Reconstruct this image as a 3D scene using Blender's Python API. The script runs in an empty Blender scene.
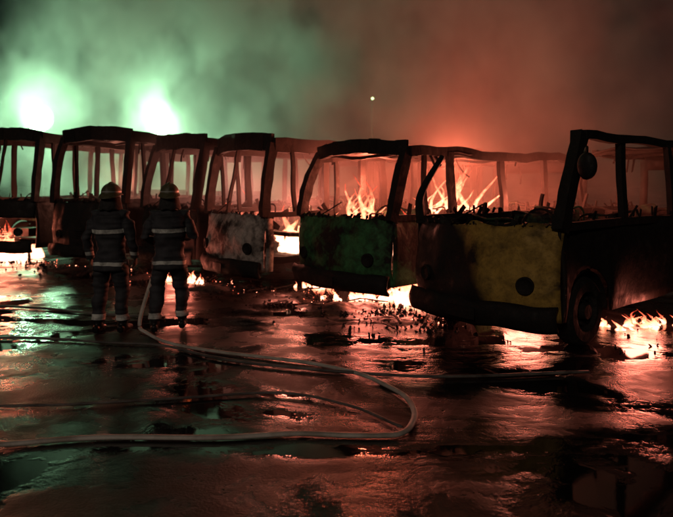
import bpy, bmesh, math, random
from mathutils import Vector, Matrix, noise, Euler
random.seed(11)
R=random.random
def U(a,b): return a+(b-a)*random.random()
scene=bpy.context.scene
COL=scene.collection
def V(*a): return Vector(a)

# ---------------------------------------------------------------- node helpers
def newmat(name):
    m=bpy.data.materials.new(name); m.use_nodes=True
    nt=m.node_tree; nt.nodes.clear()
    out=nt.nodes.new('ShaderNodeOutputMaterial')
    return m,nt,out
def nd(nt,t,**kw):
    n=nt.nodes.new(t)
    for k,v in kw.items():
        if k in n.inputs: n.inputs[k].default_value=v
        else: setattr(n,k,v)
    return n
def ramp(nt,src,stops):
    r=nt.nodes.new('ShaderNodeValToRGB'); e=r.color_ramp.elements
    while len(e)<len(stops): e.new(0.5)
    for i,(p,c) in enumerate(stops):
        e[i].position=p; e[i].color=(c[0],c[1],c[2],1) if len(c)==3 else c
    nt.links.new(src,r.inputs[0]); return r.outputs[0]
def g(v): return (v,v,v)
def mathn(nt,op,a,b=None,clamp=False):
    n=nt.nodes.new('ShaderNodeMath'); n.operation=op; n.use_clamp=clamp
    for i,x in enumerate((a,b)):
        if x is None: continue
        if isinstance(x,(int,float)): n.inputs[i].default_value=x
        else: nt.links.new(x,n.inputs[i])
    return n.outputs[0]
def mixc(nt,f,a,b):
    n=nt.nodes.new('ShaderNodeMix'); n.data_type='RGBA'
    for idx,x in ((0,f),(6,a),(7,b)):
        if isinstance(x,(int,float)): n.inputs[idx].default_value=x
        elif isinstance(x,tuple): n.inputs[idx].default_value=(*x,1)
        else: nt.links.new(x,n.inputs[idx])
    return n.outputs[2]
def noiset(nt,vec,scale,detail=4,rough=.55,dist=0):
    n=nd(nt,'ShaderNodeTexNoise'); n.inputs['Scale'].default_value=scale
    n.inputs['Detail'].default_value=detail; n.inputs['Roughness'].default_value=rough
    n.inputs['Distortion'].default_value=dist
    if vec is not None: nt.links.new(vec,n.inputs['Vector'])
    return n.outputs[0]

def burnt(name,paint,soot=.5,rough=.7,ash=.15,metal=0.0,char=(.014,.012,.011),second=None,split=0.0,blotch=.75):
    m,nt,out=newmat(name)
    tc=nd(nt,'ShaderNodeTexCoord').outputs['Object']
    n1=noiset(nt,tc,1.3,4,.62,.5); n2=noiset(nt,tc,7,4,.65,.3); n3=noiset(nt,tc,38,2,.6)
    base=paint
    if second:
        sx=nt.nodes.new('ShaderNodeSeparateXYZ'); nt.links.new(tc,sx.inputs[0])
        k=mathn(nt,'ADD',sx.outputs[0],mathn(nt,'MULTIPLY',sx.outputs[2],.55))
        k=mathn(nt,'ADD',k,mathn(nt,'MULTIPLY',n1,.25))
        k=mathn(nt,'MULTIPLY',mathn(nt,'SUBTRACT',k,split),5,True)
        base=mixc(nt,k,second,paint)
    f=ramp(nt,n1,[(max(0,soot-.14),g(0)),(soot+.1,g(1))])
    f2=mathn(nt,'MULTIPLY',ramp(nt,n2,[(.4,g(0)),(.62,g(1))]),blotch)
    f=mathn(nt,'SUBTRACT',f,f2,True)
    c=mixc(nt,f,char,base)
    a=mathn(nt,'MULTIPLY',ramp(nt,n2,[(.56,g(0)),(.72,g(1))]),ash*2)
    c=mixc(nt,a,c,(.13,.115,.10))
    rr=mathn(nt,'MULTIPLY',ramp(nt,n3,[(.5,g(0)),(.7,g(1))]),.3)
    c=mixc(nt,rr,c,(.05,.022,.014))
    p=nd(nt,'ShaderNodeBsdfPrincipled'); nt.links.new(c,p.inputs['Base Color'])
    nt.links.new(ramp(nt,n2,[(.3,g(max(0,rough-.25))),(.7,g(min(1,rough+.2)))]),p.inputs['Roughness'])
    p.inputs['Metallic'].default_value=metal
    p.inputs['Specular IOR Level'].default_value=.25
    b=nd(nt,'ShaderNodeBump'); b.inputs['Strength'].default_value=.5; b.inputs['Distance'].default_value=.02
    nt.links.new(n2,b.inputs['Height']); nt.links.new(b.outputs[0],p.inputs['Normal'])
    nt.links.new(p.outputs[0],out.inputs[0]); return m
M_char=burnt('charred_steel',(.014,.012,.011),.55,.85,.07)
M_dark=burnt('charred_panel',(.018,.016,.015),.6,.75,.06)
M_green=burnt('scorched_green_paint',(.06,.22,.08),.46,.7,.10,blotch=.6)
M_yel2=burnt('scorched_two_tone_paint',(.52,.32,.07),.41,.65,.05,second=(.022,.02,.019),split=.55,blotch=.4)
M_white=burnt('scorched_white_paint',(.55,.47,.42),.43,.7,.3,blotch=.6)
M_seat=burnt('burnt_seat',(.04,.10,.05),.55,.9,.05)
M_rub=burnt('burnt_rubber',(.02,.02,.02),.5,.8,.12)

def simple(name,col,rough=.6,metal=0,em=None,es=0,nsc=30,var=.35):
    m,nt,out=newmat(name)
    tc=nd(nt,'ShaderNodeTexCoord').outputs['Object']
    n=noiset(nt,tc,nsc,3,.6)
    c=mixc(nt,ramp(nt,n,[(.35,g(0)),(.65,g(1))]),tuple(x*(1-var) for x in col),tuple(min(1,x*(1+var)) for x in col))
    p=nd(nt,'ShaderNodeBsdfPrincipled',Roughness=rough,Metallic=metal); nt.links.new(c,p.inputs['Base Color'])
    if em: p.inputs['Emission Color'].default_value=(*em,1); p.inputs['Emission Strength'].default_value=es
    b=nd(nt,'ShaderNodeBump'); b.inputs['Strength'].default_value=.3; b.inputs['Distance'].default_value=.01
    nt.links.new(n,b.inputs['Height']); nt.links.new(b.outputs[0],p.inputs['Normal'])
    nt.links.new(p.outputs[0],out.inputs[0]); return m

# ---------------------------------------------------------------- mesh helpers
def finish(bm,name,mat,parent=None,mw=None,smooth=False,solid=0,bevel=0,mats=None):
    me=bpy.data.meshes.new(name)
    bmesh.ops.recalc_face_normals(bm,faces=bm.faces)
    bm.to_mesh(me); bm.free()
    o=bpy.data.objects.new(name,me); COL.objects.link(o)
    for m in (mats or [mat]): me.materials.append(m)
    if smooth:
        for p in me.polygons: p.use_smooth=True
    if solid:
        s=o.modifiers.new('s','SOLIDIFY'); s.thickness=solid; s.offset=0
    if parent: o.parent=parent
    return o
def jit(p,amp,fr=1.5,seed=0):
    q=Vector(p)*fr+Vector((seed*7.3,seed*3.1,seed*1.7))
    return Vector(p)+Vector((noise.noise(q),noise.noise(q+V(11,5,3)),noise.noise(q+V(3,17,9))))*amp
def beam(bm,a,b,w=.06,d=.06,n=5,j=0.0,bend=None,seed=0,wob=.2):
    a=Vector(a); b=Vector(b); ax=(b-a).normalized()
    ref=V(0,0,1) if abs(ax.z)<.8 else V(0,1,0)
    s=ax.cross(ref).normalized(); t=s.cross(ax).normalized()
    prev=None
    for i in range(n+1):
        u=i/n; c=a.lerp(b,u)
        if bend is not None: c=c+Vector(bend)*math.sin(math.pi*u)
        if j: c=jit(c,j,1.7,seed)
        wv=1+wob*noise.noise(c*6+V(seed,0,0)) if n>3 else 1
        ring=[bm.verts.new(c+s*(w/2*x*wv)+t*(d/2*y*wv)) for x,y in((-1,-1),(1,-1),(1,1),(-1,1))]
        if prev:
            for k in range(4): bm.faces.new((prev[k],prev[(k+1)%4],ring[(k+1)%4],ring[k]))
        else: bm.faces.new(ring[::-1])
        prev=ring
    bm.faces.new(prev)
def sheet(bm,f,nu,nv,hole=None):
    vs=[[bm.verts.new(f(i/nu,k/nv)) for k in range(nv+1)] for i in range(nu+1)]
    for i in range(nu):
        for k in range(nv):
            if hole and hole((i+.5)/nu,(k+.5)/nv): continue
            bm.faces.new((vs[i][k],vs[i+1][k],vs[i+1][k+1],vs[i][k+1]))
    for v in [v for v in bm.verts if not v.link_faces]: bm.verts.remove(v)
def lathe(bm,prof,seg,c,axis='x'):
    rings=[]
    for (r,h) in prof:
        ring=[]
        for i in range(seg):
            a=2*math.pi*i/seg
            if axis=='x': p=V(h,r*math.cos(a),r*math.sin(a))
            elif axis=='y': p=V(r*math.cos(a),h,r*math.sin(a))
            else: p=V(r*math.cos(a),r*math.sin(a),h)
            ring.append(bm.verts.new(Vector(c)+p))
        rings.append(ring)
    for a,b in zip(rings,rings[1:]):
        for i in range(seg): bm.faces.new((a[i],a[(i+1)%seg],b[(i+1)%seg],b[i]))
    bm.faces.new(rings[0]); bm.faces.new(rings[-1][::-1])
def tube(bm,pts,rad,seg=14,caps=True,up=None):
    pts=[Vector(p) for p in pts]; prev=None; n=len(pts)
    for i,p in enumerate(pts):
        t=(pts[min(i+1,n-1)]-pts[max(i-1,0)]).normalized()
        ref=Vector(up) if up else (V(0,1,0) if abs(t.z)>.7 else V(0,0,1))
        s=t.cross(ref).normalized(); q=s.cross(t).normalized()
        r=rad[i]; rs,ru=(r if isinstance(r,tuple) else (r,r))
        ring=[bm.verts.new(p+s*rs*math.cos(2*math.pi*k/seg)+q*ru*math.sin(2*math.pi*k/seg)) for k in range(seg)]
        if prev:
            for k in range(seg): bm.faces.new((prev[k],prev[(k+1)%seg],ring[(k+1)%seg],ring[k]))
        elif caps: bm.faces.new(ring[::-1])
        prev=ring
    if caps: bm.faces.new(prev)
def spline(pts,k=8):
    P=[Vector(p) for p in pts]; P=[P[0]*2-P[1]]+P+[P[-1]*2-P[-2]]; out=[]
    for i in range(1,len(P)-2):
        for s in range(k):
            t=s/k; a,b,c,d=P[i-1],P[i],P[i+1],P[i+2]
            out.append(.5*((2*b)+(c-a)*t+(2*a-5*b+4*c-d)*t*t+(-a+3*b-3*c+d)*t**3))
    out.append(P[-2]); return out

# ---------------------------------------------------------------- ground
m,nt,out=newmat('wet_asphalt')
pos=nd(nt,'ShaderNodeNewGeometry').outputs['Position']
mp=nd(nt,'ShaderNodeMapping'); nt.links.new(pos,mp.inputs[0]); mp.inputs['Scale'].default_value=(.8,1.35,1)
big=noiset(nt,mp.outputs[0],.42,5,.55,.7); mid=noiset(nt,pos,2.4,5,.6,.4); fine=noiset(nt,pos,55,3,.7); rip=noiset(nt,pos,3.2,2,.5,.5)
wet=ramp(nt,mathn(nt,'ADD',mathn(nt,'MULTIPLY',big,.78),mathn(nt,'MULTIPLY',mid,.22)),[(.45,g(1)),(.56,g(0))])
c=mixc(nt,ramp(nt,mid,[(.35,g(0)),(.7,g(1))]),(.012,.011,.010),(.032,.029,.026))
c=mixc(nt,mathn(nt,'MULTIPLY',ramp(nt,fine,[(.55,g(0)),(.75,g(1))]),.35),c,(.08,.07,.065))
c=mixc(nt,mathn(nt,'MULTIPLY',wet,.8),c,(.008,.007,.007))
p=nd(nt,'ShaderNodeBsdfPrincipled'); nt.links.new(c,p.inputs['Base Color'])
nt.links.new(mixc(nt,wet,g(.24),g(.5)),p.inputs['Specular IOR Level'])
rg=mixc(nt,wet,ramp(nt,mid,[(.35,g(.24)),(.65,g(.5))]),g(.035)); nt.links.new(rg,p.inputs['Roughness'])
h=mathn(nt,'ADD',mathn(nt,'MULTIPLY',fine,.42),mathn(nt,'MULTIPLY',mid,.8))
h=mathn(nt,'MULTIPLY',h,mathn(nt,'SUBTRACT',1.0,mathn(nt,'MULTIPLY',wet,.985)))
h=mathn(nt,'ADD',h,mathn(nt,'MULTIPLY',rip,.05))
b=nd(nt,'ShaderNodeBump'); b.inputs['Strength'].default_value=.5; b.inputs['Distance'].default_value=.03
nt.links.new(h,b.inputs['Height']); nt.links.new(b.outputs[0],p.inputs['Normal']); nt.links.new(p.outputs[0],out.inputs[0])
bm=bmesh.new(); sheet(bm,lambda u,v:V(-300+600*u,-200+700*v,0),30,30); finish(bm,'ground',m)

# ---------------------------------------------------------------- fire
m,nt,out=newmat('flame')
tc=nd(nt,'ShaderNodeTexCoord'); sx=nt.nodes.new('ShaderNodeSeparateXYZ'); nt.links.new(tc.outputs['Generated'],sx.inputs[0])
pos=nd(nt,'ShaderNodeNewGeometry').outputs['Position']
nn=noiset(nt,pos,9,2,.6,1.0)
hz=mathn(nt,'ADD',sx.outputs[2],mathn(nt,'MULTIPLY',mathn(nt,'SUBTRACT',nn,.5),.9))
colr=ramp(nt,hz,[(.05,(1,.46,.28)),(.4,(1,.27,.13)),(.9,(1,.07,.03))])
st=ramp(nt,hz,[(0,g(1)),(.5,g(.5)),(1,g(.08))])
em=nd(nt,'ShaderNodeEmission'); nt.links.new(colr,em.inputs[0]); nt.links.new(mathn(nt,'MULTIPLY',st,10),em.inputs[1])
tr=nd(nt,'ShaderNodeBsdfTransparent'); lw=nd(nt,'ShaderNodeLayerWeight',Blend=.5)
inv=mathn(nt,'SUBTRACT',1.0,lw.outputs['Facing'])
fac=mathn(nt,'MULTIPLY',mathn(nt,'MULTIPLY',inv,inv),ramp(nt,hz,[(.1,g(1)),(1,g(.2))]),True)
mx=nd(nt,'ShaderNodeMixShader'); nt.links.new(fac,mx.inputs[0]); nt.links.new(tr.outputs[0],mx.inputs[1]); nt.links.new(em.outputs[0],mx.inputs[2])
nt.links.new(mx.outputs[0],out.inputs[0]); M_flame=m
try: m.cycles.emission_sampling='NONE'
except Exception as e: print(e)
def fire(loc,sx_=.5,sy_=.3,h=.5,n=10,power=60,col=(1,.22,.14),lz=None,soft=.25):
    bm=bmesh.new()
    if h<.5: n=int(n*1.7)
    for i in range(n):
        x,y=random.gauss(0,sx_*.45),random.gauss(0,sy_*.45); hh=h*U(.3,1)*(1-.4*min(1,abs(x)/sx_)); r=U(.04,.10)*(.25+min(h,.95)*1.1)
        ph=U(0,6); pts=[];rad=[]
        for k in range(9):
            t=k/8; pts.append(V(x+math.sin(ph+t*4)*.10*t*h*2,y+math.cos(ph*1.3+t*5)*.07*t,t*hh-.03)); rad.append(r*(math.sin(math.pi*(.4+.6*t)))**.9*(1.05-t*.6)+.002)
        tube(bm,pts,rad,10)
    o=finish(bm,'fire',M_flame,smooth=True); o.location=loc
    if power:
        L=bpy.data.lights.new('fire_glow','POINT'); L.energy=power; L.color=col; L.shadow_soft_size=soft
        lo=bpy.data.objects.new('fire_light',L); COL.objects.link(lo); lo.location=Vector(loc)+V(0,0,lz if lz is not None else h*.6)
        lo.parent=o; lo.matrix_parent_inverse=Matrix.Translation(-Vector(loc))
    return o

# ---------------------------------------------------------------- buses
def bus(right,left,L=7.5,H=2.5,belt=1.35,paint=M_dark,side=M_dark,rake=.35,seed=1,wheel=1.6,header=True,mid=False,
        door=None,front=True,roofhole=.1,sag=.08,posts_missing=(),bulge=.2,far0=None,seatmat=M_seat,mirror=False,roof0=0.0,seats=True,fronthole=None,upper=M_char,rail=.15,slats=4,pitch=1.4,openfrom=99):
    r=V(*right,0); l=V(*left,0); w=(r-l).length; c=(r+l)/2; ang=math.atan2(r.y-l.y,r.x-l.x)
    E=bpy.data.objects.new('burned_bus',None); COL.objects.link(E)
    E.location=c; E.rotation_euler=(0,0,ang)
    hw=w/2; z0=.34
    def fy(s): return -bulge*(1-abs(s)**2.6)
    def add(bm,name,mat,**k):
        o=finish(bm,name,mat,**k); o.parent=E; return o
    N=lambda x,y,z,f=1.2:noise.noise(V(x*f+seed*5.1,y*f,z*f))
    if front:
        bm=bmesh.new()
        def f(u,v):
            s=2*u-1; z=z0+.0+(belt-z0)*v
            y=fy(s)-.05*math.sin(math.pi*v)+.06*v*v
            return V(s*hw,y+.05*N(s,z,0,2.5)+.02*N(s,z,4,7),z+ (.05*N(s*2,0,1,2.5) if v==1 else 0))
        sheet(bm,f,40,16,fronthole)
        add(bm,'front_panel',paint,solid=.035,smooth=True)
        bm=bmesh.new()
        sheet(bm,lambda u,v:V((2*u-1)*(hw+.02),fy(2*u-1)-.10-.05*math.sin(math.pi*v)+.04*N(u*4,v,2,2),.25+.26*v+.03*N(u*3,0,5,2)),30,5)
        add(bm,'bumper',M_dark,solid=.05,smooth=True)
        if slats:
            bm=bmesh.new()
            for k in range(slats):
                z=.66+k*.05
                for q in range(8):
                    s0=-.42+q*.105
                    beam(bm,(s0*hw,fy(s0)-.055,z),((s0+.105)*hw,fy(s0+.105)-.055,z),.03,.012,1)
            add(bm,'grille',M_char)
        bm=bmesh.new(); beam(bm,(-.2,-bulge-.185,.37),(.2,-bulge-.185,.36),.012,.13,4,.02); add(bm,'number_plate',M_dark)
        bm=bmesh.new()
        for s in(-.70,.70):   # charred lamp bodies standing proud of the panel, tilted with its curve
            b2=bmesh.new(); lathe(b2,[(.095,.06),(.098,-.01),(.09,-.022),(.078,-.014),(.06,.0),(.02,.006)],24,(0,0,0),'y')
            mt=Matrix.Translation(f((s+1)/2,(.72-z0)/(belt-z0))+V(0,-.035,0))@Matrix.Rotation(math.atan2(bulge*2.6*abs(s)**1.6,hw)*(1 if s>0 else -1),4,'Z')
            me_=bpy.data.meshes.new('t'); b2.transform(mt); b2.to_mesh(me_); b2.free(); bm.from_mesh(me_)
        add(bm,'headlamps',M_dark,smooth=True)
        bm=bmesh.new()
        for q in range(40):
            s=-.97+q*.049
            if R()<.8: beam(bm,(s*hw,fy(s)+.04,belt-.02),((s+U(-.05,.05))*hw,fy(s)+U(.02,.12),belt+U(.01,.06)),U(.02,.09),.01,2,.02)
        beam(bm,(-.3*hw,fy(.3)-.02,belt),(.15*hw,fy(.1)+.02,belt+.22),.015,.015,3)
        add(bm,'windshield_remains',M_char)
    whs=[wheel,L-2.0] if L-2.0-wheel>1.2 else [wheel,L-1.3]
    ar=.47
    for sgn in(-1,1):
        bm=bmesh.new()
        def bot(y):
            z=z0
            for wy in whs:
                d=abs(y-wy)
                if d<ar: z=max(z,.40+math.sqrt(ar**2-d*d))
            return z
        def fs(u,v):
            y=.0+L*u; zb=bot(y); z=zb+(belt-zb)*v
            return V(sgn*(hw+.025*math.sin(math.pi*v)+.05*N(y,z,sgn,1.5)),y,z)
        hole=None
        if door and sgn==1: hole=lambda u,v:door[0]<u*L<door[1]
        sheet(bm,fs,int(L/.07),8,hole)
        add(bm,'side_panel',side,solid=.03,smooth=True)
        bm=bmesh.new()
        for wy in whs:
            sheet(bm,lambda u,v:V(sgn*(hw-.02-.42*v),wy+(ar+.0)*math.cos(math.pi*u),.36+(ar+.01)*math.sin(math.pi*u)),20,3)
            sheet(bm,lambda u,v:V(sgn*(hw-.44),wy+ar*v*math.cos(math.pi*u),.36+ar*v*math.sin(math.pi*u)),20,3)
        add(bm,'wheel_arch_liner',M_dark,smooth=True)
        bm=bmesh.new()
        beam(bm,(sgn*hw,0.02,belt),(sgn*hw,L,belt),.08,.09,20,.03,seed=seed)
        zr=H-.13
        y00=far0 if (far0 and sgn==-1) else rake
        beam(bm,(sgn*hw*.95,y00,zr),(sgn*hw*.95,L,zr),.09,rail,24,sag*.45,seed=seed+sgn)
        k=0; y=rake*.5+1.2
        while y<L:
            k+=1
            if not((sgn==1 and k in posts_missing) or y<y00-.2):
                beam(bm,(sgn*hw,y,belt),(sgn*hw*.95,y+U(-.03,.03),zr),.07,U(.10,.15),6,.03,bend=(U(-.02,.02),U(-.02,.02),0),seed=seed+k)
            elif y<y00-.2: beam(bm,(sgn*hw,y,belt),(sgn*hw*.95,y+U(-.1,.1),belt+U(.12,.3)),.04,.06,5,.1,seed=k)
            y+=pitch
        for q in range(24):
            y=U(.3,L); beam(bm,(sgn*hw,y,belt),(sgn*hw+U(-.06,.06),y+U(-.15,.15),belt+U(.04,.18)),.012,U(.02,.09),3,.07,seed=q)
        for q in range(5):
            y=U(y00+.2,L); beam(bm,(sgn*hw*.95,y,zr),(sgn*hw*.97+U(-.05,.05),y+U(-.15,.15),zr-U(.08,.3)),.015,U(.02,.06),4,.08,seed=q)
        add(bm,'window_frames',upper)
    bm=bmesh.new()
    for sgn in(-1,1):
        if far0 and sgn==-1:
            pts=spline([V(-(hw-.02),0,belt-.05),V(-hw*1.0,.0,belt+.25),V(-hw*.97,.12,belt+.5),V(-hw*.9,.34,H-.30)],5)
            tube(bm,pts,[.065-.002*i for i in range(len(pts))],6); continue
        beam(bm,(sgn*(hw-.02),.0,belt-.05),(sgn*hw*.93,rake,H-.1),.12,.16,8,.02,bend=(sgn*.03,-.05,.0),seed=seed)
        if not far0: beam(bm,(sgn*(hw-.02),rake*.5+.55,belt),(sgn*hw*.95,rake+.35,H-.12),.05,.07,6,.03,seed=seed+3)
    if mid: beam(bm,(0,fy(0)+.05,belt),(0,rake-.12,H-.08),.05,.06,6,.03)
    if header:
        for q in range(12):
            s=-.95+1.9*q/12; s2=s+1.9/12
            def hp(s): return V(s*hw,rake-.15*(1-s*s)+.03*N(s,0,0,4),H-.10+.06*(1-s*s)+sag*.35*N(s,1,0,2))
            beam(bm,hp(s),hp(s2),.09,rail+.07+.04*N(s,3,3,4),1)
    add(bm,'windshield_pillars',upper)
    bm=bmesh.new()
    def f2(u,v):
        s=2*u-1; y=rake-.05+(L-rake)*v
        return V(s*hw*.97,y,H-.13+.13*(1-abs(s)**3)-sag*(1-s*s)*(.6+1.4*abs(N(s,y,3,.9)))+.04*N(s,y,0,3))
    def hol(u,v):
        if v*L<roof0 and u<.93-.04*noise.noise(V(v*30,0,seed)): return True
        if v*L>openfrom and .08<u<.92+.05*noise.noise(V(v*30,0,seed)): return True
        return noise.noise(V(u*4+seed,v*9,seed))>(.5-roofhole)
    sheet(bm,f2,24,50,hol); add(bm,'roof',M_dark,solid=.025,smooth=True)
    bm=bmesh.new()
    y=max(rake+.2,roof0+.2)
    while y<L:
        for q in range(10):
            s=-1+.2*q; s2=s+.2
            zz=lambda s:H-.17+.12*(1-abs(s)**3)-sag*(1-s*s)*.9+.04*N(s,y,8,2)
            beam(bm,(s*hw*.95,y,zz(s)),(s2*hw*.95,y,zz(s2)),.04,.05,1)
        y+=pitch
    for q in range(6):
        x=U(-.85,.85)*hw; y=U(max(rake,roof0)+.2,L); beam(bm,(x,y,H-.12),(x+U(-.2,.2),y+U(-.2,.2),H-U(.3,.6)),.012,U(.02,.05),5,.18,seed=q)
    add(bm,'roof_bows',M_char)
    bm=bmesh.new()
    sheet(bm,lambda u,v:V((2*u-1)*hw,L+.06*N(u,v,0,3),z0+(H-.1-z0)*v),14,14,lambda u,v:(.1<u<.9) and .5<v<.88)
    add(bm,'rear_panel',M_dark,solid=.03,smooth=True)
    bm=bmesh.new(); sheet(bm,lambda u,v:V((2*u-1)*(hw-.03),.15+(L-.2)*v,.55+.03*N(u*3,v*8,0,2)),10,30,lambda u,v:any(abs(.15+(L-.2)*v-wy)<ar and abs(2*u-1)*hw>hw-.46 for wy in whs)); add(bm,'floor',M_dark,solid=.04)
    bm=bmesh.new()
    sheet(bm,lambda u,v:V((2*u-1)*(hw-.08),.02+.32*v,belt-.10-.14*v*v+.09*N(u*6,v*2,0,2)),24,5); add(bm,'dashboard',M_dark,solid=.08)
    bm=bmesh.new()
    pts=[V(.45*hw+.2*math.cos(a),.42+.08*math.sin(a),belt-.02+.18*math.sin(a)) for a in [2*math.pi*i/20 for i in range(21)]]
    tube(bm,pts,[.015]*21,6); beam(bm,(.45*hw,.42,belt-.02),(.45*hw,.25,belt-.4),.04,.04,2)
    beam(bm,(.45*hw-.2,.42,belt-.02),(.45*hw+.2,.42,belt-.02),.02,.02,2); add(bm,'steering_wheel',M_char)
    if seats:
        bm=bmesh.new(); y=1.0
        while y<L-.5:
            for sx in(-.55,.55):
                if R()<.2: continue
                x0=sx*hw; ww=.36; top=U(1.3,1.52); ln=U(-.12,.22)
                loop=[V(x0-ww,y,.95),V(x0-ww,y+ln*.5,top-.08),V(x0-ww+.08,y+ln,top),V(x0,y+ln,top-.03),V(x0+ww-.08,y+ln,top),V(x0+ww,y+ln*.5,top-.08),V(x0+ww,y,.95)]
                tube(bm,[jit(p_,.08,3,y) for p_ in spline(loop,3)],[.018]*(19),6)
                beam(bm,(x0,y-.02,.92),(x0,y-.42,.92),.66,.07,3,.03,seed=3)
                for lx in(-.28,.28): beam(bm,(x0+lx,y-.1,.57),(x0+lx,y-.1,.92),.03,.03,1)
                sd=U(0,50)
                sheet(bm,lambda u,v:V(x0-ww+2*ww*u,y+ln*v+.02*math.sin(u*9),.95+(top-.98)*v),10,8,lambda u,v:noise.noise(V(u*4+sd,v*3,sd))>.12)
            y+=.85
        add(bm,'seats',seatmat,solid=0)
    bm=bmesh.new()
    for sx in(-.4,.4): beam(bm,(sx,.1,.45),(sx,L-.1,.45),.08,.14,4)
    for wy in whs: beam(bm,(-hw+.1,wy,.38),(hw-.1,wy,.38),.1,.1,2)
    beam(bm,(0,.5,.55),(0,1.3,.55),.6,.4,2)
    add(bm,'chassis',M_char)
    for sgn in(-1,1):
        for wy in whs:
            bm=bmesh.new()
            rr=.39
            lathe(bm,[(.08,.125*sgn),(.1,.03*sgn),(.2,.05*sgn),(.225,.115*sgn),(.25,.12*sgn),(.33,.125*sgn),(rr-.02,.10*sgn),(rr,.06*sgn),(rr,-.06*sgn),(rr-.02,-.10*sgn),(.25,-.12*sgn),(.2,-.1*sgn)],32,(sgn*(hw-.13),wy,rr-.012),'x')
            for q in range(6):
                a=q*math.pi/3; beam(bm,(sgn*(hw-.08),wy+.15*math.cos(a),rr+.15*math.sin(a)),(sgn*(hw-.045),wy+.15*math.cos(a),rr+.15*math.sin(a)),.03,.03,1)
            add(bm,'wheel',M_rub,smooth=False)
    if mirror:
        bm=bmesh.new()
        a=V(hw*.97,rake*.75,H-.42); b_=V(hw+.20,rake*.3,H-.36)
        tube(bm,spline([a,a+V(.1,-.04,.06),b_+V(0,0,.08),b_],4),[.016]*13,6)
        lathe(bm,[(.02,-.05),(.085,-.045),(.105,-.01),(.10,.03),(.08,.05),(.02,.055)],16,b_+V(0,0,-.12),'y')
        for v in bm.verts:
            if (v.co-(b_+V(0,0,-.12))).length<.13: v.co.z=b_.z-.12+(v.co.z-(b_.z-.12))*1.4
        add(bm,'mirror',M_dark,smooth=True)
    return E,w
bF,_=bus((2.38,6.55),(1.08,8.05),L=6.6,H=2.48,belt=1.36,paint=M_yel2,side=M_dark,rake=.50,seed=1,wheel=.58,header=False,roofhole=.12,sag=.07,mirror=True,far0=4.6,roof0=4.4,bulge=.24,rail=.10,slats=0)
bE,_=bus((.80,8.80),(-.59,10.35),L=5.8,H=2.44,belt=1.32,paint=M_green,side=M_green,rake=.38,seed=2,wheel=1.5,roofhole=.12,sag=.16,rail=.15,slats=0,openfrom=2.2)
bD,_=bus((-1.20,10.40),(-2.45,11.95),L=5.8,H=2.62,belt=1.30,paint=M_white,side=M_white,rake=.2,seed=3,wheel=2.0,door=(.14,.85),mid=True,sag=.09,roofhole=.05,rail=.24,slats=0)
bC,_=bus((-2.75,12.1),(-4.15,13.35),L=5.8,H=2.75,belt=1.35,rake=.3,seed=4,mid=True,sag=.12,roofhole=.08,rail=.24)
bB,_=bus((-4.5,13.25),(-6.35,13.95),L=6.5,H=2.98,belt=1.45,side=M_char,rake=.25,seed=5,sag=.1,roofhole=.05,rail=.24)
bA,_=bus((-6.95,14.3),(-8.85,14.95),L=6.5,H=3.05,belt=1.45,rake=.25,seed=6,sag=.1,roofhole=.05,mid=True,rail=.22,fronthole=lambda u,v:v<.62 and noise.noise(V(u*3,v*2,4))>-.25)

# ---------------------------------------------------------------- fires
HOT=(1,.20,.105)
fire((-8.1,14.9,.05),.9,.4,1.0,36,240,col=(1,.22,.12))
fire((-5.6,16.2,.6),.6,.6,.8,12,150,lz=1.3,col=(1,.34,.22))
fire((-4.55,12.95,.0),.18,.2,.26,8,0)
fire((-3.0,11.75,.0),.35,.2,.3,14,35)
fire((-2.65,11.45,.02),.25,.2,.22,8,0)
fire((-2.2,14.2,.6),.5,.5,1.3,16,180,lz=1.2,col=(1,.34,.24))
fire((-.75,11.5,.6),.25,.3,1.05,18,200,lz=.9,col=(1,.25,.16))
fire((.55,11.0,.58),.6,.4,1.5,30,320,lz=1.2,col=HOT)
fire((2.3,12.3,.6),.8,.6,2.0,32,460,lz=1.75,col=HOT,soft=.4)
fire((1.03,9.25,.75),.14,.12,.8,18,35)
fire((1.12,9.55,.0),.30,.2,.65,26,80)
fire((.45,9.75,.02),.6,.15,.3,20,60,lz=.18)
fire((-.35,10.9,.02),.4,.2,.2,10,0)
fire((3.9,7.95,.0),.6,.3,.26,18,50,lz=.2)
fire((2.5,8.3,.02),.4,.3,.22,10,40,lz=.2)
fire((3.3,10.6,.0),.5,.3,1.3,16,220,lz=1.5,col=HOT,soft=.4)

# ---------------------------------------------------------------- embers + debris
m,nt,out=newmat('ember'); 
pos=nd(nt,'ShaderNodeNewGeometry').outputs['Position']
em=nd(nt,'ShaderNodeEmission'); n=noiset(nt,pos,6,2); nt.links.new(ramp(nt,n,[(.35,(1,.06,.02)),(.65,(1,.35,.2))]),em.inputs[0]); nt.links.new(mathn(nt,'MULTIPLY',ramp(nt,n,[(.4,g(.05)),(.65,g(1))]),6),em.inputs[1]); nt.links.new(em.outputs[0],out.inputs[0]); M_ember=m
try: m.cycles.emission_sampling='NONE'
except Exception as e: print(e)
def chip(bm,c,s):
    mtx=Matrix.Translation(c)@Euler((U(0,6),U(0,6),U(0,6))).to_matrix().to_4x4()@Matrix.Diagonal((s*U(.4,1.6),s*U(.3,1),s*U(.15,.6),1))
    r=bmesh.ops.create_icosphere(bm,subdivisions=1,radius=1,matrix=mtx)
    for v in r['verts']: v.co+=V(U(-1,1),U(-1,1),U(-1,1))*s*.2
front=[V(-9,14.6,0),V(-6.9,14.1,0),V(-4.5,12.9,0),V(-2.8,11.8,0),V(-1.3,10.3,0),V(-.4,9.6,0),V(.75,8.7,0),V(1.15,8.1,0)]
def fp(t):
    t=t*(len(front)-1); i=min(int(t),len(front)-2); return front[i].lerp(front[i+1],t-i)
bm=bmesh.new()
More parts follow.
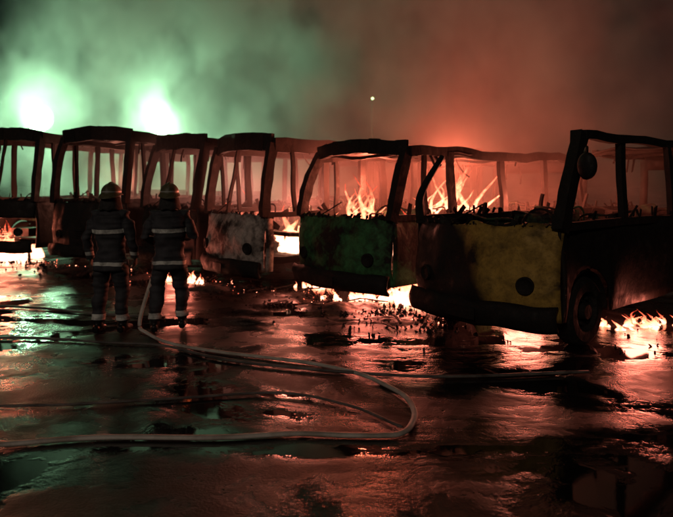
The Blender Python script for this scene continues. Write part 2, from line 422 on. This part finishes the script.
for i in range(150):
    c=fp(random.random()**.8)+V(random.gauss(0,.3),abs(random.gauss(0,.35))-.15,U(.0,.03)); chip(bm,c,U(.008,.022))
for f_ in ((1.1,9.5),(3.9,7.9),(-8,14.8),(-3,11.7),(.45,9.7),(2.6,8.2)):
    for i in range(14): chip(bm,V(f_[0]+random.gauss(0,.35),f_[1]+random.gauss(0,.2),U(.0,.04)),U(.01,.035))
finish(bm,'embers',M_ember)
bm=bmesh.new()
for i in range(1300):
    t=R()**.75; c=fp(t)+V(random.gauss(0,.35),random.gauss(-.1,.45),U(0,.02)); chip(bm,c,U(.008,.035)*(1.7 if R()<.08 else 1))
for i in range(120):
    c=V(U(1,7),U(6.6,8.5),0.01); chip(bm,c,U(.006,.025))
for i in range(36):
    c=fp(R())+V(random.gauss(0,.3),random.gauss(0,.35),.03); a=U(0,6.28); beam(bm,c,c+V(math.cos(a),math.sin(a),U(0,.12))*U(.2,.6),.03,.015,5,.08,seed=i)
finish(bm,'burnt_debris',burnt('debris_char',(.07,.055,.05),.5,.75,.2))
m=burnt('ash_sludge',(.11,.085,.075),.4,.45,.25)
bm=bmesh.new()
def mound(cx,cy,rx,ry,hh,sd):
    def f(u,v):
        a=2*math.pi*u; r=v; q=1+.45*noise.noise(V(math.cos(a)*1.5+sd,math.sin(a)*1.5,sd))
        x=cx+rx*r*q*math.cos(a); y=cy+ry*r*q*math.sin(a)
        z=hh*(1-r**2)*(.6+.8*noise.noise(V(x*3,y*3,sd)))+.02*noise.noise(V(x*12,y*12,0))*(1-r)-.004+ .008*(1-r)
        return V(x,y,z)
    sheet(bm,f,48,14)
for i,(x,y,rx,ry,hh) in enumerate([(-1.0,9.9,.9,.5,.08),(.1,9.1,.8,.45,.07),(-2.1,10.9,.8,.45,.07),(.75,8.25,.5,.35,.05),(-3.5,12.1,.9,.4,.07),(-.1,8.2,.55,.25,.03),(-5.4,13.2,.9,.4,.06)]): mound(x,y,rx,ry,hh,i*3.7)
finish(bm,'ash_sludge',m,smooth=True)

# ---------------------------------------------------------------- hoses
def hosemat(name,c1,c2):
    m,nt,out=newmat(name); pos=nd(nt,'ShaderNodeNewGeometry').outputs['Position']
    n=noiset(nt,pos,4,4,.6); n2=noiset(nt,pos,120,2,.6)
    c=mixc(nt,ramp(nt,n,[(.35,g(0)),(.65,g(1))]),c1,c2)
    p=nd(nt,'ShaderNodeBsdfPrincipled',Roughness=.5); nt.links.new(c,p.inputs['Base Color'])
    b=nd(nt,'ShaderNodeBump'); b.inputs['Strength'].default_value=.4; b.inputs['Distance'].default_value=.004; nt.links.new(n2,b.inputs['Height']); nt.links.new(b.outputs[0],p.inputs['Normal'])
    nt.links.new(p.outputs[0],out.inputs[0]); return m
M_hose=hosemat('hose_canvas',(.42,.36,.30),(.8,.74,.66)); M_hose2=hosemat('hose_dirty',(.06,.05,.045),(.22,.19,.17))
def hose(pts,r,mat,k=8,flat=.8):
    bm=bmesh.new(); P=spline(pts,k)
    tube(bm,P,[(r,r*flat)]*len(P),12); return finish(bm,'fire_hose',mat,smooth=True)
def GP(x,y,r=.03): return V(x,y,r*.8)
hose([GP(-5.2,4.13),GP(-3.6,4.24),GP(-2.5,4.22),GP(-1.7,4.36),GP(-.86,4.36),GP(-.3,4.43),GP(.1,4.40),GP(.36,4.40),GP(.47,4.44),GP(.55,4.58),GP(.61,4.85),GP(.58,5.2),GP(.44,5.5),GP(.2,5.85),GP(-.2,6.15),GP(-.62,6.35),GP(-1.25,6.6),GP(-1.85,6.95),GP(-2.28,7.45),V(-2.42,7.62,.10),V(-2.34,7.72,.5),V(-2.22,7.78,.85),V(-2.12,7.95,1.02),V(-2.05,8.12,1.07)],.025,M_hose,8,.7)
hose([GP(-8,7.3),GP(-5,7.15),GP(-3.6,7.2),GP(-2.6,7.0),GP(-1.9,6.85),GP(-1.2,6.35),GP(-.3,6.0),GP(.9,5.75),GP(2.4,5.9)],.018,M_hose2)
hose([GP(-6,5.5),GP(-3.2,5.05),GP(-2.4,5.0),GP(-1.4,5.15),GP(-.5,5.3),GP(.1,5.0),GP(.48,4.55)],.014,M_hose2)
hose([GP(-9,9.4),GP(-5,9.1),GP(-3.4,8.6),GP(-2.3,8.3)],.022,M_hose2)

# ---------------------------------------------------------------- firefighters
def turnout(name):
    m,nt,out=newmat(name)
    tc=nd(nt,'ShaderNodeTexCoord').outputs['Object']; sx=nt.nodes.new('ShaderNodeSeparateXYZ'); nt.links.new(tc,sx.inputs[0])
    z=sx.outputs[2]; n=noiset(nt,tc,6,4,.6); nf=noiset(nt,tc,90,2)
    z=mathn(nt,'ADD',z,mathn(nt,'MULTIPLY',mathn(nt,'SUBTRACT',noiset(nt,tc,3.5,1),.5),.05))
    c=mixc(nt,ramp(nt,n,[(.35,g(0)),(.7,g(1))]),(.022,.023,.028),(.065,.065,.075))
    ax=mathn(nt,'ABSOLUTE',sx.outputs[0])
    def band(z0,hw):
        return mathn(nt,'LESS_THAN',mathn(nt,'ABSOLUTE',mathn(nt,'SUBTRACT',z,z0)),hw)
    tors=mathn(nt,'LESS_THAN',ax,.205)
    tot=mathn(nt,'MULTIPLY',band(1.24,.026),tors)
    for bnd in (mathn(nt,'MULTIPLY',band(.85,.022),tors),mathn(nt,'MULTIPLY',band(.965,.022),mathn(nt,'GREATER_THAN',ax,.225)),band(.20,.036)):
        tot=mathn(nt,'MAXIMUM',tot,bnd)
    dirt=ramp(nt,n,[(.34,g(.2)),(.56,g(1))])
    tot=mathn(nt,'MULTIPLY',tot,dirt)
    c=mixc(nt,tot,c,(.85,.86,.8))
    p=nd(nt,'ShaderNodeBsdfPrincipled',Roughness=.75); nt.links.new(c,p.inputs['Base Color'])
    b=nd(nt,'ShaderNodeBump'); b.inputs['Strength'].default_value=.5; b.inputs['Distance'].default_value=.015; nt.links.new(mathn(nt,'ADD',n,mathn(nt,'MULTIPLY',nf,.1)),b.inputs['Height']); nt.links.new(b.outputs[0],p.inputs['Normal'])
    nt.links.new(p.outputs[0],out.inputs[0]); return m
M_turn=turnout('turnout_cloth'); M_skin=simple('skin',(.32,.18,.12),.5); M_glove=simple('glove_leather',(.07,.055,.04),.7); M_boot=simple('boot_rubber',(.015,.015,.015),.35)
M_helm=simple('helmet_shell',(.10,.09,.045),.5,var=.2); M_refl=simple('reflective_tape',(.4,.4,.36),.4,var=.1); M_hood=simple('hood_cloth',(.03,.03,.03),.9)
def hand(bm,w,d,n,side,curl):
    w=Vector(w); d=Vector(d).normalized(); n=Vector(n); n=(n-d*n.dot(d)).normalized(); s=d.cross(n)*side
    tube(bm,[w-d*.02,w+d*.02,w+d*.055,w+d*.09,w+d*.1],[(.026,.02),(.036,.018),(.042,.018),(.04,.015),(.03,.01)],12,up=tuple(n))
    for i,(ln,off) in enumerate(zip((.078,.086,.08,.062),(.032,.011,-.011,-.032))):
        p=w+d*(.088-(.006*abs(i-1)))+s*off; a=0; pts=[p-d*.02,p]; rad=[.0105,.0105]
        for k,fr in enumerate((.45,.32,.23)):
            a+=curl*(1 if k else .8)+.03*i; dr=d*math.cos(a)+n*math.sin(a); p=p+dr*ln*fr; pts.append(p.copy()); rad.append(.0105-.0013*(k+1))
        tube(bm,pts,rad,8,up=tuple(s))
    p=w+d*.025+s*.03; dr=(s*.75+d*.6+n*.25).normalized(); p2=p+dr*.04; dr2=(d*.8+s*.2+n*(.3+curl*.6)).normalized(); p3=p2+dr2*.03; p4=p3+dr2*.024
    tube(bm,[p-dr*.02,p,p2,p3,p4],[.014,.015,.013,.012,.009],8,up=tuple(n))
def ellips(bm,c,r,seg=20,rings=14):
    mt=Matrix.Translation(c)@Matrix.Diagonal((r[0],r[1],r[2],1)); bmesh.ops.create_uvsphere(bm,u_segments=seg,v_segments=rings,radius=1,matrix=mt)
def firefighter(loc,rz,pose):
    Em=bpy.data.objects.new('firefighter',None); COL.objects.link(Em); Em.location=loc; Em.rotation_euler=(0,0,rz)
    bm=bmesh.new()
    T=[(.80,.195,.155),(.86,.19,.15),(.98,.18,.14),(1.08,.178,.138),(1.2,.195,.145),(1.32,.212,.148),(1.41,.215,.135),(1.46,.175,.118),(1.50,.11,.095),(1.53,.072,.078),(1.60,.06,.068)]
    tube(bm,[V(0,.0+(-.015 if 1.15<z<1.42 else 0),z) for z,_,_ in T],[(a,b) for _,a,b in T],28)
    hc=V(0,.02,1.665)
    ellips(bm,hc,(.078,.098,.112)); ellips(bm,hc+V(0,.045,-.06),(.052,.05,.052))
    tube(bm,[hc+V(0,.09,.02),hc+V(0,.118,-.02),hc+V(0,.09,-.032)],[.008,.016,.012],8)
    for s in(-1,1):
        ellips(bm,hc+V(s*.08,-.005,-.01),(.011,.02,.032),10,8); ellips(bm,hc+V(s*.03,.086,.028),(.024,.014,.009),10,8)
        ellips(bm,hc+V(s*.045,.065,-.025),(.02,.02,.02),10,8)
    ellips(bm,hc+V(0,.094,-.055),(.024,.008,.006),10,6); ellips(bm,hc+V(0,.092,-.067),(.02,.008,.006),10,6)
    for s in(-1,1):
        st=pose['feet'][0 if s<0 else 1]; kx=pose['knee'][0 if s<0 else 1]
        hip=V(s*.09,0,.88); an=V(*st,.12); kn=(hip+an)/2+V(s*.015,kx,.02)
        L_=[hip+V(0,0,.05),hip,hip.lerp(kn,.5)+V(s*.008,-.005,0),kn,kn.lerp(an,.35)+V(0,-.018,0),kn.lerp(an,.75),an+V(0,0,.03)]
        tube(bm,L_,[.1,.112,.102,.083,.084,.078,.082],18)
        tube(bm,[an+V(0,0,.16),an+V(0,0,.02),an+V(0,.01,-.06)],[.06,.058,.06],14)
        tube(bm,[an+V(0,-.085,-.07),an+V(0,-.07,-.065),an+V(0,0,-.062),an+V(s*.01,.09,-.07),an+V(s*.018,.16,-.078),an+V(s*.02,.19,-.085)],[(.03,.035),(.044,.05),(.047,.055),(.052,.046),(.045,.036),(.025,.022)],14,up=(0,0,1))
        sh=V(s*.195,-.01,1.425); el=Vector(pose['elbow'][0 if s<0 else 1]); wr=Vector(pose['wrist'][0 if s<0 else 1])
        tube(bm,[V(s*.12,-.005,1.43),sh,sh.lerp(el,.3),sh.lerp(el,.7),el,el.lerp(wr,.35),el.lerp(wr,.75),wr],[.075,.075,.07,.062,.06,.057,.05,.052],16)
        hd=pose['hand'][0 if s<0 else 1]
        hand(bm,wr+Vector(hd[0]).normalized()*.015,hd[0],hd[1],hd[2],hd[3])
    me=bpy.data.meshes.new('b'); bm.to_mesh(me); bm.free(); tmp=bpy.data.objects.new('tmp',me); COL.objects.link(tmp)
    rm=tmp.modifiers.new('r','REMESH'); rm.mode='VOXEL'; rm.voxel_size=.0075; sm=tmp.modifiers.new('s','SMOOTH'); sm.factor=.5; sm.iterations=3
    dg=bpy.context.evaluated_depsgraph_get(); me2=bpy.data.meshes.new_from_object(tmp.evaluated_get(dg)); bpy.data.objects.remove(tmp)
    wl=[Vector(x) for x in pose['wrist']]
    nrm=[v.normal.copy() for v in me2.vertices]
    for v,nn_ in zip(me2.vertices,nrm):
        c=v.co
        if c.z<1.52 and c.z>.2 and min((c-w).length for w in wl)>.13:
            q=noise.noise(V(c.x*6,c.y*6,c.z*9+loc[0]))*.022+noise.noise(V(c.x*5,c.y*5,c.z*24))*.012
            v.co=c+nn_*q
    me2.materials.clear()
    for mm in(M_turn,M_skin,M_glove,M_boot,M_hood): me2.materials.append(mm)
    for pl in me2.polygons:
        c=pl.center; pl.use_smooth=True; mi=0
        if c.z>1.53:
            mi=1 if (c.y>.06 and c.z>1.585) else 4
        if c.z<.15: mi=3
        for i,w in enumerate(wl):
            hdv=Vector(pose['hand'][i][0]).normalized()
            if (c-w).dot(hdv)>-.002 and (c-w).length<.24 : mi=2
        pl.material_index=mi
    o=bpy.data.objects.new('body',me2); COL.objects.link(o); o.parent=Em
    bm=bmesh.new(); hc=V(0,.015,1.70)
    def f(u,v):
        a=2*math.pi*u; t=v
        if t<.72:
            ph=(t/.72)*math.pi/2; rr=math.sin(ph); z=.125*math.cos(ph)
            x,y=.112*rr*math.sin(a),.135*rr*math.cos(a)
            z+=.014*math.exp(-(x/.014)**2)*(1 if rr<.97 else 0)
        else:
            k=(t-.72)/.28; ext=.02+.04*max(0,-math.cos(a))+.02*max(0,math.cos(a))
            x,y=(.112+ext*k*.7)*math.sin(a),(.135+ext*k)*math.cos(a); z=-.02*k-.045*k*max(0,-math.cos(a))
        return hc+V(x,y,z)
    sheet(bm,f,64,32); bmesh.ops.remove_doubles(bm,verts=bm.verts,dist=.0005)
    finish(bm,'helmet',M_helm,smooth=True,solid=.006).parent=Em
    bm=bmesh.new(); sheet(bm,lambda u,v:hc+V(.1145*math.sin(2*math.pi*u),.1375*math.cos(2*math.pi*u),.012+.014*v),48,1); finish(bm,'helmet_band',M_refl,solid=.002).parent=Em
    bm=bmesh.new(); sheet(bm,lambda u,v:V((.10+.04*v)*math.sin(math.pi*(.45+1.1*u)),.01+(.11+.04*v)*math.cos(math.pi*(.45+1.1*u)),1.69-.19*v+.01*math.sin(u*25)*v),26,8); finish(bm,'neck_flap',M_hood,smooth=True,solid=.006).parent=Em
    bm=bmesh.new(); sheet(bm,lambda u,v:V((.2+.012*v+.006*math.sin(u*44))*math.cos(2*math.pi*u),(.158+.012*v+.006*math.sin(u*44))*math.sin(2*math.pi*u),.90-.13*v),60,6); finish(bm,'jacket_hem',M_turn,smooth=True,solid=.008).parent=Em
    bm=bmesh.new(); sheet(bm,lambda u,v:V((.085+.01*v)*math.cos(2*math.pi*u),-.003+(.09+.01*v)*math.sin(2*math.pi*u),1.49+.07*v),30,4); finish(bm,'collar',M_turn,smooth=True,solid=.012).parent=Em
    return Em
firefighter((-2.75,7.55,0),-.12,dict(feet=[(-.15,-.02),(.14,.03)],knee=[.03,.02],elbow=[(-.285,-.05,1.15),(.285,-.04,1.15)],wrist=[(-.285,.05,.90),(.27,.09,.92)],
  hand=[((.05,.25,-1),(1,.1,0),1,.32),((-.1,.3,-1),(-1,.1,0),-1,.35)]))
firefighter((-2.07,7.68,0),.2,dict(feet=[(-.17,-.06),(.15,.10)],knee=[.05,.03],elbow=[(-.285,-.06,1.17),(.29,-.04,1.17)],wrist=[(-.17,.20,1.07),(.14,.34,1.12)],
  hand=[((.55,.35,-.35),(.5,.1,-.8),1,.8),((-.35,.5,-.5),(-.7,0,-.5),-1,.8)]))
bm=bmesh.new(); tube(bm,[V(-2.05,8.08,1.06),V(-2.04,8.2,1.09),V(-2.03,8.22,1.095),V(-2.01,8.42,1.13),V(-2.008,8.46,1.135)],[.032,.03,.045,.028,.036],14); beam(bm,(-2.04,8.2,1.13),(-2.04,8.14,1.24),.02,.02,2)
finish(bm,'hose_nozzle',simple('brass',(.45,.3,.12),.35,.8),smooth=True)

# ---------------------------------------------------------------- flood lamps
def lamp(x,y,z,power,col,r=.18,es=40,head=.3):
    Em=bpy.data.objects.new('street_lamp',None); COL.objects.link(Em); Em.location=(x,y,0)
    bm=bmesh.new(); tube(bm,[V(0,.12,0),V(0,.12,.3),V(0,.12,z*.6),V(0,.12,z+.1)],[.1,.07,.055,.045],12); beam(bm,(0,.12,z+.05),(0,-.02,z+.05),.05,.05,1)
    finish(bm,'post',simple('galvanised',(.03,.03,.028),.7,.0)).parent=Em
    bm=bmesh.new(); lathe(bm,[(.05,.16),(head*.7,.12),(head,.02),(head,-.02),(head*.96,-.03)],24,(0,0,z),'y'); finish(bm,'housing',M_char,smooth=True).parent=Em
    m_=simple('lamp_glass',(.8,.8,.8),.3,em=col,es=es); m_.cycles.emission_sampling='NONE'
    bm=bmesh.new(); lathe(bm,[(head*.9,-.03),(head*.8,-.07),(head*.3,-.1),(.01,-.105)],24,(0,0,z),'y'); finish(bm,'lens',m_,smooth=True).parent=Em
    if power:
        L=bpy.data.lights.new('lamp_light','POINT'); L.energy=power; L.color=col; L.shadow_soft_size=r; lo=bpy.data.objects.new('lamp_light',L); COL.objects.link(lo); lo.parent=Em; lo.location=(0,-.35,z)
GC=(.48,1,.54)
lamp(-10.3,21.5,4.1,1150,GC,head=.5,es=60)
lamp(-6.6,23.5,3.9,1800,GC,head=.28,es=60)
lamp(1.5,25.8,5.4,0,(.9,1,.4),head=.07,es=4)

# ---------------------------------------------------------------- smoke
m,nt,out=newmat('smoke')
pos=nd(nt,'ShaderNodeNewGeometry').outputs['Position']
sx=nt.nodes.new('ShaderNodeSeparateXYZ'); nt.links.new(pos,sx.inputs[0]); X,Y,Z=sx.outputs
mp=nd(nt,'ShaderNodeMapping'); nt.links.new(pos,mp.inputs[0]); mp.inputs['Scale'].default_value=(1,1,.75); mp.inputs['Rotation'].default_value=(0,.45,0)
n1=noiset(nt,mp.outputs[0],.42,3,.6,0)
def mr(v,a,b,c_=0,d_=1):
    n=nd(nt,'ShaderNodeMapRange',clamp=True)
    nt.links.new(v,n.inputs[0]); 
    for i,x in enumerate((a,b,c_,d_)): n.inputs[1+i].default_value=x
    return n.outputs[0]
d=mr(n1,.47,.59,.05,1)
dx=mathn(nt,'SUBTRACT',X,mathn(nt,'ADD',2.3,mathn(nt,'MULTIPLY',Z,.12)))
dy=mathn(nt,'SUBTRACT',Y,12.6)
rr_=mathn(nt,'SQRT',mathn(nt,'ADD',mathn(nt,'MULTIPLY',dx,dx),mathn(nt,'MULTIPLY',dy,dy)))
rr_=mathn(nt,'ADD',rr_,mathn(nt,'MULTIPLY',mathn(nt,'SUBTRACT',n1,.5),5))
d=mathn(nt,'ADD',d,mr(rr_,.4,2.2,.9,0))
yy=mathn(nt,'ADD',Y,mathn(nt,'MULTIPLY',mathn(nt,'MINIMUM',X,0),.9))
d=mathn(nt,'MULTIPLY',d,mr(yy,8.6,12.0,.0,1))
lft=mathn(nt,'SUBTRACT',X,mathn(nt,'MULTIPLY',Z,.9))
d=mathn(nt,'MULTIPLY',d,mr(lft,-18.5,-14.5,0,1)); d=mathn(nt,'MULTIPLY',d,mr(X,8,12.5,1,0))
hz2=mr(Z,3.6,6.5,.26,.54)
d=mathn(nt,'MULTIPLY',d,hz2); d=mathn(nt,'MULTIPLY',d,mr(Z,9,11.6,1,0))
pv=nd(nt,'ShaderNodeVolumeScatter'); pv.inputs['Anisotropy'].default_value=.1
kx=mr(X,-2.5,1.0,0,1)
nt.links.new(mixc(nt,kx,(.8,.8,.8),(.36,.28,.25)),pv.inputs['Color'])
nt.links.new(d,pv.inputs['Density']); nt.links.new(pv.outputs[0],out.inputs['Volume'])
try: m.cycles.volume_step_rate=1.5
except Exception as e: print(e)
bm=bmesh.new(); bmesh.ops.create_cube(bm,size=1,matrix=Matrix.Translation((-.75,17,5.9))@Matrix.Diagonal((26.5,17,11.6,1)))
finish(bm,'smoke',m)

# ---------------------------------------------------------------- world, added fill light, camera
w=bpy.data.worlds.new("World"); scene.world=w; w.use_nodes=True; nt=w.node_tree
bg=nt.nodes['Background']; sk=nt.nodes.new('ShaderNodeTexSky'); sk.sky_type='NISHITA'; sk.sun_disc=False
sk.sun_elevation=math.radians(28); sk.sun_rotation=math.radians(200); nt.links.new(sk.outputs[0],bg.inputs[0]); bg.inputs[1].default_value=.0006
S=bpy.data.lights.new('fill_sun','SUN'); S.energy=.26; S.angle=math.radians(8); S.color=(1,.8,.64); so=bpy.data.objects.new('fill_sun',S); COL.objects.link(so)  # warm fill added from behind camera left to brighten the dark fronts
so.rotation_euler=(math.radians(62),0,math.radians(-22))
cd=bpy.data.cameras.new('camera'); co=bpy.data.objects.new('camera',cd); COL.objects.link(co); co.location=(0,0,1.8); co.rotation_euler=(math.radians(90),0,0)
cd.sensor_width=36; cd.lens=36*620/673; cd.shift_y=-73.5/673; cd.clip_end=2000
cd.dof.use_dof=True; cd.dof.focus_distance=6.0; cd.dof.aperture_fstop=1.8
scene.camera=co
scene.view_settings.view_transform='Standard'; scene.view_settings.look='None'; scene.view_settings.exposure=0
